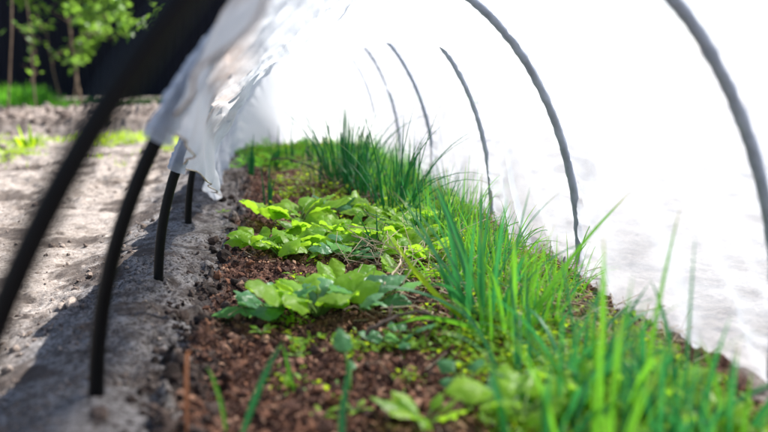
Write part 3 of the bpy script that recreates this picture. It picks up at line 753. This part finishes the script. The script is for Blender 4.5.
# grass blades outside: strip before the bank, strip by the fence, tuft by the saplings
def lawn(name, px, py, h, label, mat='weed', w=.006, cat='grass'):
    n = len(px); az = rng.uniform(0, 2 * np.pi, n); lean = rng.uniform(.05, .8, n)
    z = height(px, py); B = np.stack([px, py, z - .004], -1)
    d0 = np.stack([np.sin(lean * .5) * np.cos(az), np.sin(lean * .5) * np.sin(az), np.cos(lean * .5)], -1); d1 = np.stack([np.sin(lean * 1.6) * np.cos(az), np.sin(lean * 1.6) * np.sin(az), np.cos(lean * 1.6)], -1)
    s = np.stack([-np.sin(az + .6), np.cos(az + .6), np.zeros(n)], -1) * (w if np.ndim(w) == 0 else w[:, None]) / 2
    m_ = B + d0 * h[:, None] * .55; t_ = m_ + d1 * h[:, None] * .5
    V = np.stack([B - s, B + s, m_ + s * .8, m_ - s * .8, t_], 1)
    F = np.array([(0, 1, 2), (0, 2, 3), (3, 2, 4)])[None] + (np.arange(n) * 5)[:, None, None]
    v = np.repeat(rng.uniform(0, 1, n), 5)
    return tag(tri_soup(name, V.reshape(-1, 3), F.reshape(-1, 3), M[mat], dict(v=v, u=np.zeros(len(v))), True), label, cat, kind='stuff')
n = 26000; x_ = rng.uniform(-4.5, -.35, n); y_ = rng.uniform(3.5, 5.4, n)
k = sst(-.12, .35, fbm(x_, y_, 1.9, 3)) * sst(3.5, 4.1, y_ + .3 * fbm(x_, y_, 1, 2)) > rng.uniform(0, 1, n)
x_, y_ = x_[k], y_[k]; lawn('verge_grass', x_, y_, rng.uniform(.015, .05, len(x_)), 'patchy short grass between the bare sandy soil and the dug bank', w=.005)
n = 9000; x_ = rng.uniform(-9, 3, n); y_ = rng.uniform(9.2, 9.75, n)
lawn('fence_grass', x_, y_, rng.uniform(.04, .10, n), 'narrow strip of grass along the foot of the dark fence', 'grass', w=.01)
n = 3200; x_ = rng.normal(-2.6, .3, n); y_ = rng.normal(8.55, .25, n)
lawn('sapling_grass', x_, y_, rng.uniform(.08, .28, n) * np.exp(-((x_ + 2.4) / .5)**2), 'tall bright grass around the thin stakes left of the sapling', 'grass', w=.012)

# dry straw
def straw(n, fx, fy, L, name, label, lift=.015):
    px, py = fx(n), fy(n); az = rng.uniform(0, 2 * np.pi, n); el = rng.normal(.15, .3, n); l = L * rng.uniform(.4, 1.3, n)
    z = height(px, py) + rng.uniform(.002, lift, n); B = np.stack([px, py, z], -1)
    d = np.stack([np.cos(el) * np.cos(az), np.cos(el) * np.sin(az), np.sin(el)], -1)
    b = rng.normal(0, .12, (n, 3)); M_ = B + d * (l / 2)[:, None] + b * l[:, None]; E_ = B + d * l[:, None]
    s = np.cross(d, (0, 0, 1)); s /= np.linalg.norm(s, axis=1)[:, None]; u = np.cross(s, d); r_ = rng.uniform(.0004, .0011, n)[:, None]
    ring = lambda C: [C + s * r_, C - s * r_ * .5 + u * r_ * .87, C - s * r_ * .5 - u * r_ * .87]
    V = np.stack(ring(B) + ring(M_) + ring(E_), 1)
    f = [(a + j, a + (j + 1) % 3, a + 3 + (j + 1) % 3, a + 3 + j) for a in (0, 3) for j in range(3)]
    F = np.array(f)[None] + (np.arange(n) * 9)[:, None, None]
    tag(tri_soup(name, V.reshape(-1, 3), F.reshape(-1, 4), M['straw'], None, True), label, 'straw', kind='stuff')
straw(520, lambda n: rng.uniform(.42, .60, n), lambda n: rng.uniform(1.0, 2.1, n), .06, 'dry_straw', 'thin dry straw littered along the foot of the right fleece wall')
straw(170, lambda n: rng.normal(.25, .05, n), lambda n: rng.normal(1.55, .16, n), .09, 'dead_stems', 'tangle of dead brown stems between the salad plants and the grass', .04)
straw(260, lambda n: rng.uniform(-.05, .5, n), lambda n: rng.uniform(.8, 3.8, n), .035, 'straw_bits', 'short straw bits scattered over the compost')
straw(120, lambda n: rng.normal(.22, .06, n), lambda n: rng.normal(2.9, .2, n), .10, 'far_dead_stems', 'pale dead stems on the bare patch before the far onion clump', .05)

# twigs
def twig(pts, r, label, mat='twig'):
    Q = []
    for px, py, dz in pts:
        x, y = gnd(px, py, dz); Q.append((x, y, dz))
    Q = np.array(Q); b = Q[0].copy(); b[2] = hz(b[0], b[1]); z0 = b[2]
    tt = np.linspace(0, len(Q) - 1, 22); P = np.stack([np.interp(tt, range(len(Q)), Q[:, a]) for a in range(3)], -1)
    for _ in range(2): P[1:-1] = (P[:-2] + 2 * P[1:-1] + P[2:]) / 4
    P[:, :2] += rng.normal(0, .0012, (22, 2)); P[:, 2] += rng.normal(0, .0008, 22); P[:, 2] = np.maximum(P[:, 2], height(P[:, 0], P[:, 1]) + r * .3)
    mb = MB(); tube(mb, P - b, r * np.linspace(1, .55, 22) * (1 + .2 * rng.normal(size=22)), 7)
    m_ = P[12] - b
    tube(mb, np.array([m_, m_ + (.008, .012, .008), m_ + (.012, .03, .014)]), r * .4, 6)
    tag(mb.build('twig', M[mat], loc=tuple(b)), label, 'twig', 'twigs lying on the bed')
twig([(446, 326, .02), (430, 314, .045), (408, 312, .05), (382, 322, .045), (366, 334, .03), (358, 352, .005)], .0042, 'thick dark twig curving over bare compost right of the lower clump')
twig([(322, 206, .02), (345, 200, .03), (372, 196, .03), (392, 190, .02)], .0035, 'dark straight twig lying behind the upper clump')
twig([(375, 262, .02), (400, 272, .03), (425, 280, .03)], .0025, 'thin grey twig among the dead stems')
twig([(352, 236, .05), (385, 244, .05), (420, 240, .03)], .002, 'thin pale stem lying across the salad leaves', 'straw')
twig([(320, 345, .004), (350, 348, .006), (378, 346, .004)], .002, 'short dark twig on compost under the lower clump')
twig([(385, 285, .05), (402, 262, .06), (396, 235, .05)], .002, 'pale upright dead stem right of the upper clump', 'straw')
twig([(264, 160, .03), (290, 158, .09), (318, 170, .07), (345, 190, .02)], .003, 'thin dark stem arching over the far end of the bed')

# ------------------------------------------------------------------ young trees and far plants
def limb(mb, p0, p1, r0, r1, wob=.03, n=9):
    t = np.linspace(0, 1, n)[:, None]; P = np.array(p0) * (1 - t) + np.array(p1) * t
    L = np.linalg.norm(np.array(p1) - np.array(p0)); w = np.cumsum(rng.normal(0, wob * L / 3, (n, 3)), 0); w -= t * w[-1]; P += w
    tube(mb, P, np.linspace(r0, r1, n), 7); return P
def sapling(x, y, h, crown_r, n_leaf, label, lean=(0, 0), r0=.014, leafsize=.055, clear=.5, group='young trees by the fence'):
    z = hz(x, y); root = empty('young_tree', (x, y, z)); tb, br, cr = MB(), MB(), MB()
    top = (lean[0], lean[1], h * .8); T = limb(tb, (0, 0, -.05), top, r0, r0 * .35, .022, 14)
    tips = []
    for i in range(22 if n_leaf > 200 else 5):
        k_ = int(rng.integers(int(14 * clear), 14)); a = rng.uniform(0, 2 * np.pi); l = crown_r * rng.uniform(.5, 1.15)
        b = T[k_]; e_ = b + np.array([math.cos(a) * l, math.sin(a) * l, rng.uniform(-.02, .55) * l + .05]); B = limb(br, b, e_, r0 * .3, r0 * .1, .12)
        tips.append(B)
        for q in range(3):
            s_ = B[rng.integers(3, 9)]; B2 = limb(br, s_, s_ + (rng.normal(0, .4, 3) * l) * (1, 1, .6) + (0, 0, .25 * l), r0 * .14, r0 * .06, .1, 6); tips.append(B2)
    for i in range(n_leaf):
        B = tips[rng.integers(0, len(tips))]; p = B[rng.integers(len(B) // 3, len(B))] + rng.normal(0, .03, 3)
        az = rng.uniform(0, 2 * np.pi); el = rng.uniform(-1.1, .6); L = leafsize * rng.uniform(.6, 1.3); W = L * .55
        d = np.array([math.cos(el) * math.cos(az), math.cos(el) * math.sin(az), math.sin(el)]); s_ = np.array([-math.sin(az), math.cos(az), rng.uniform(-.5, .5)]); u_ = np.cross(d, s_)
        V = [p, p + d * L * .3 - s_ * W * .45 + u_ * .004, p + d * L * .7 - s_ * W * .38 + u_ * .003, p + d * L, p + d * L * .7 + s_ * W * .38 + u_ * .003, p + d * L * .3 + s_ * W * .45 + u_ * .004, p + d * L * .5 - u_ * .004]
        cr.add(V, [(0, 1, 6), (1, 2, 6), (2, 3, 6), (3, 4, 6), (4, 5, 6), (5, 0, 6)], rng.uniform(0, 1))
    tb.build('trunk', M['bark'], root); br.build('branches', M['bark'], root); cr.build('crown', M['tree_leaf'], root, smooth=True)
    tag(root, label, 'young tree', group); return root
def at(px, py): return gnd(px, py)
x, y = at(82, 106); sapling(x, y, 2.0, .85, 4200, 'young fruit tree with bright green crown and thin pale trunk before the dark fence', (-.12, 0), .014, .075, .38)
x, y = at(38, 118); sapling(x, y, 1.25, .2, 36, 'slender leaning sapling with a few leaves low on its stem, left of the fruit tree', (-.03, .0), .006, .06, .25)
x, y = at(62, 104); sapling(x, y, .95, .22, 60, 'small crooked sapling between the fruit tree and the slender one', (-.1, 0), .008, .06, .5)
# thin stakes
for px, py, h, ln, lb in [(8, 124, 1.0, .12, 'thin brown stake near the left edge, before the dark fence'), (70, 108, .62, .14, 'thin stake leaning beside the young fruit tree')]:
    x, y = at(px, py); mb = MB(); P = limb(mb, (0, 0, -.05), (ln, 0, h), .006, .004, .02, 8)
    tag(mb.build('garden_stake', M['bark'], loc=(x, y, hz(x, y))), lb, 'garden stake', 'stakes by the young trees')
tuft(30, 140, .13, 14, 'small clump of broad yellow green leaves on the grass verge before the bank', .35, seed=401, w=.03, rad=.04, mat='weed')

# ------------------------------------------------------------------ fence
fr = empty('metal_fence', (-2, 10.0, 0)); tag(fr, 'dark navy ribbed metal fence closing the back of the garden', 'fence')
PW, FH = 2.0, 1.95
for i in range(9):
    x0 = -16 + i * PW; mb = MB(); prof = []
    nrib = 20
    for k_ in range(nrib):
        a = k_ * PW / nrib; q = PW / nrib
        prof += [(a + .003, 0), (a + q * .35, 0), (a + q * .5, -.018), (a + q * .85, -.018)]
    prof.append((PW - .003, 0))
    V = [(x0 + 2 + a, b, z) for z in (.02, FH) for a, b in prof]; m_ = len(prof)
    mb.add(V, [(j, j + 1, m_ + j + 1, m_ + j) for j in range(m_ - 1)])
    V2 = [(v_[0], v_[1] + .003, v_[2]) for v_ in V]; mb.add(V2, [(j + 1, j, m_ + j, m_ + j + 1) for j in range(m_ - 1)])
    mb.build('fence_panel', M['fence'], fr, smooth=False)
def box(mb, c, s):
    c, s = np.array(c), np.array(s) / 2
    V = [c + s * (a, b, d) for a in (-1, 1) for b in (-1, 1) for d in (-1, 1)]
    mb.add(V, [(0, 1, 3, 2), (4, 6, 7, 5), (0, 4, 5, 1), (2, 3, 7, 6), (0, 2, 6, 4), (1, 5, 7, 3)])
for i in range(10):
    mb = MB(); box(mb, (-14 + i * PW, .045, .95), (.06, .06, 2.1)); mb.build('fence_post', M['fence'], fr, smooth=False)
for z in (.35, 1.6):
    mb = MB(); box(mb, (-5, .027, z), (18, .03, .04)); mb.build('fence_rail', M['fence'], fr, smooth=False)

# ------------------------------------------------------------------ light
EL, AZ = R(50), R(57)              # sun ahead and to the right of the camera (azimuth from +Y towards +X)
w = bpy.data.worlds.new('World'); SC.world = w; w.use_nodes = True; wn = w.node_tree
sky = wn.nodes.new('ShaderNodeTexSky'); sky.sky_type = 'NISHITA'; sky.sun_disc = False; sky.sun_elevation = EL; sky.sun_rotation = AZ
bg = wn.nodes['Background']; bg.inputs['Strength'].default_value = .062; wn.links.new(sky.outputs[0], bg.inputs[0])
sd = bpy.data.lights.new('sun', 'SUN'); so = bpy.data.objects.new('sun', sd); COL.objects.link(so)
sd.energy = 4.6; sd.angle = R(.53); sd.color = (1, .965, .91)
dirv = Vector((math.cos(EL) * math.sin(AZ), math.cos(EL) * math.cos(AZ), math.sin(EL)))
so.rotation_euler = dirv.to_track_quat('Z', 'Y').to_euler(); so.location = dirv * 20
vs = SC.view_settings; vs.view_transform = 'Standard'; vs.look = 'None'; vs.gamma = 1; vs.exposure = 1.68; vs.use_curve_mapping = False
SC.cycles.max_bounces = 10; SC.cycles.transparent_max_bounces = 16; SC.cycles.diffuse_bounces = 6; SC.cycles.transmission_bounces = 8
SC.cycles.use_denoising = True; SC.cycles.caustics_reflective = False; SC.cycles.caustics_refractive = False
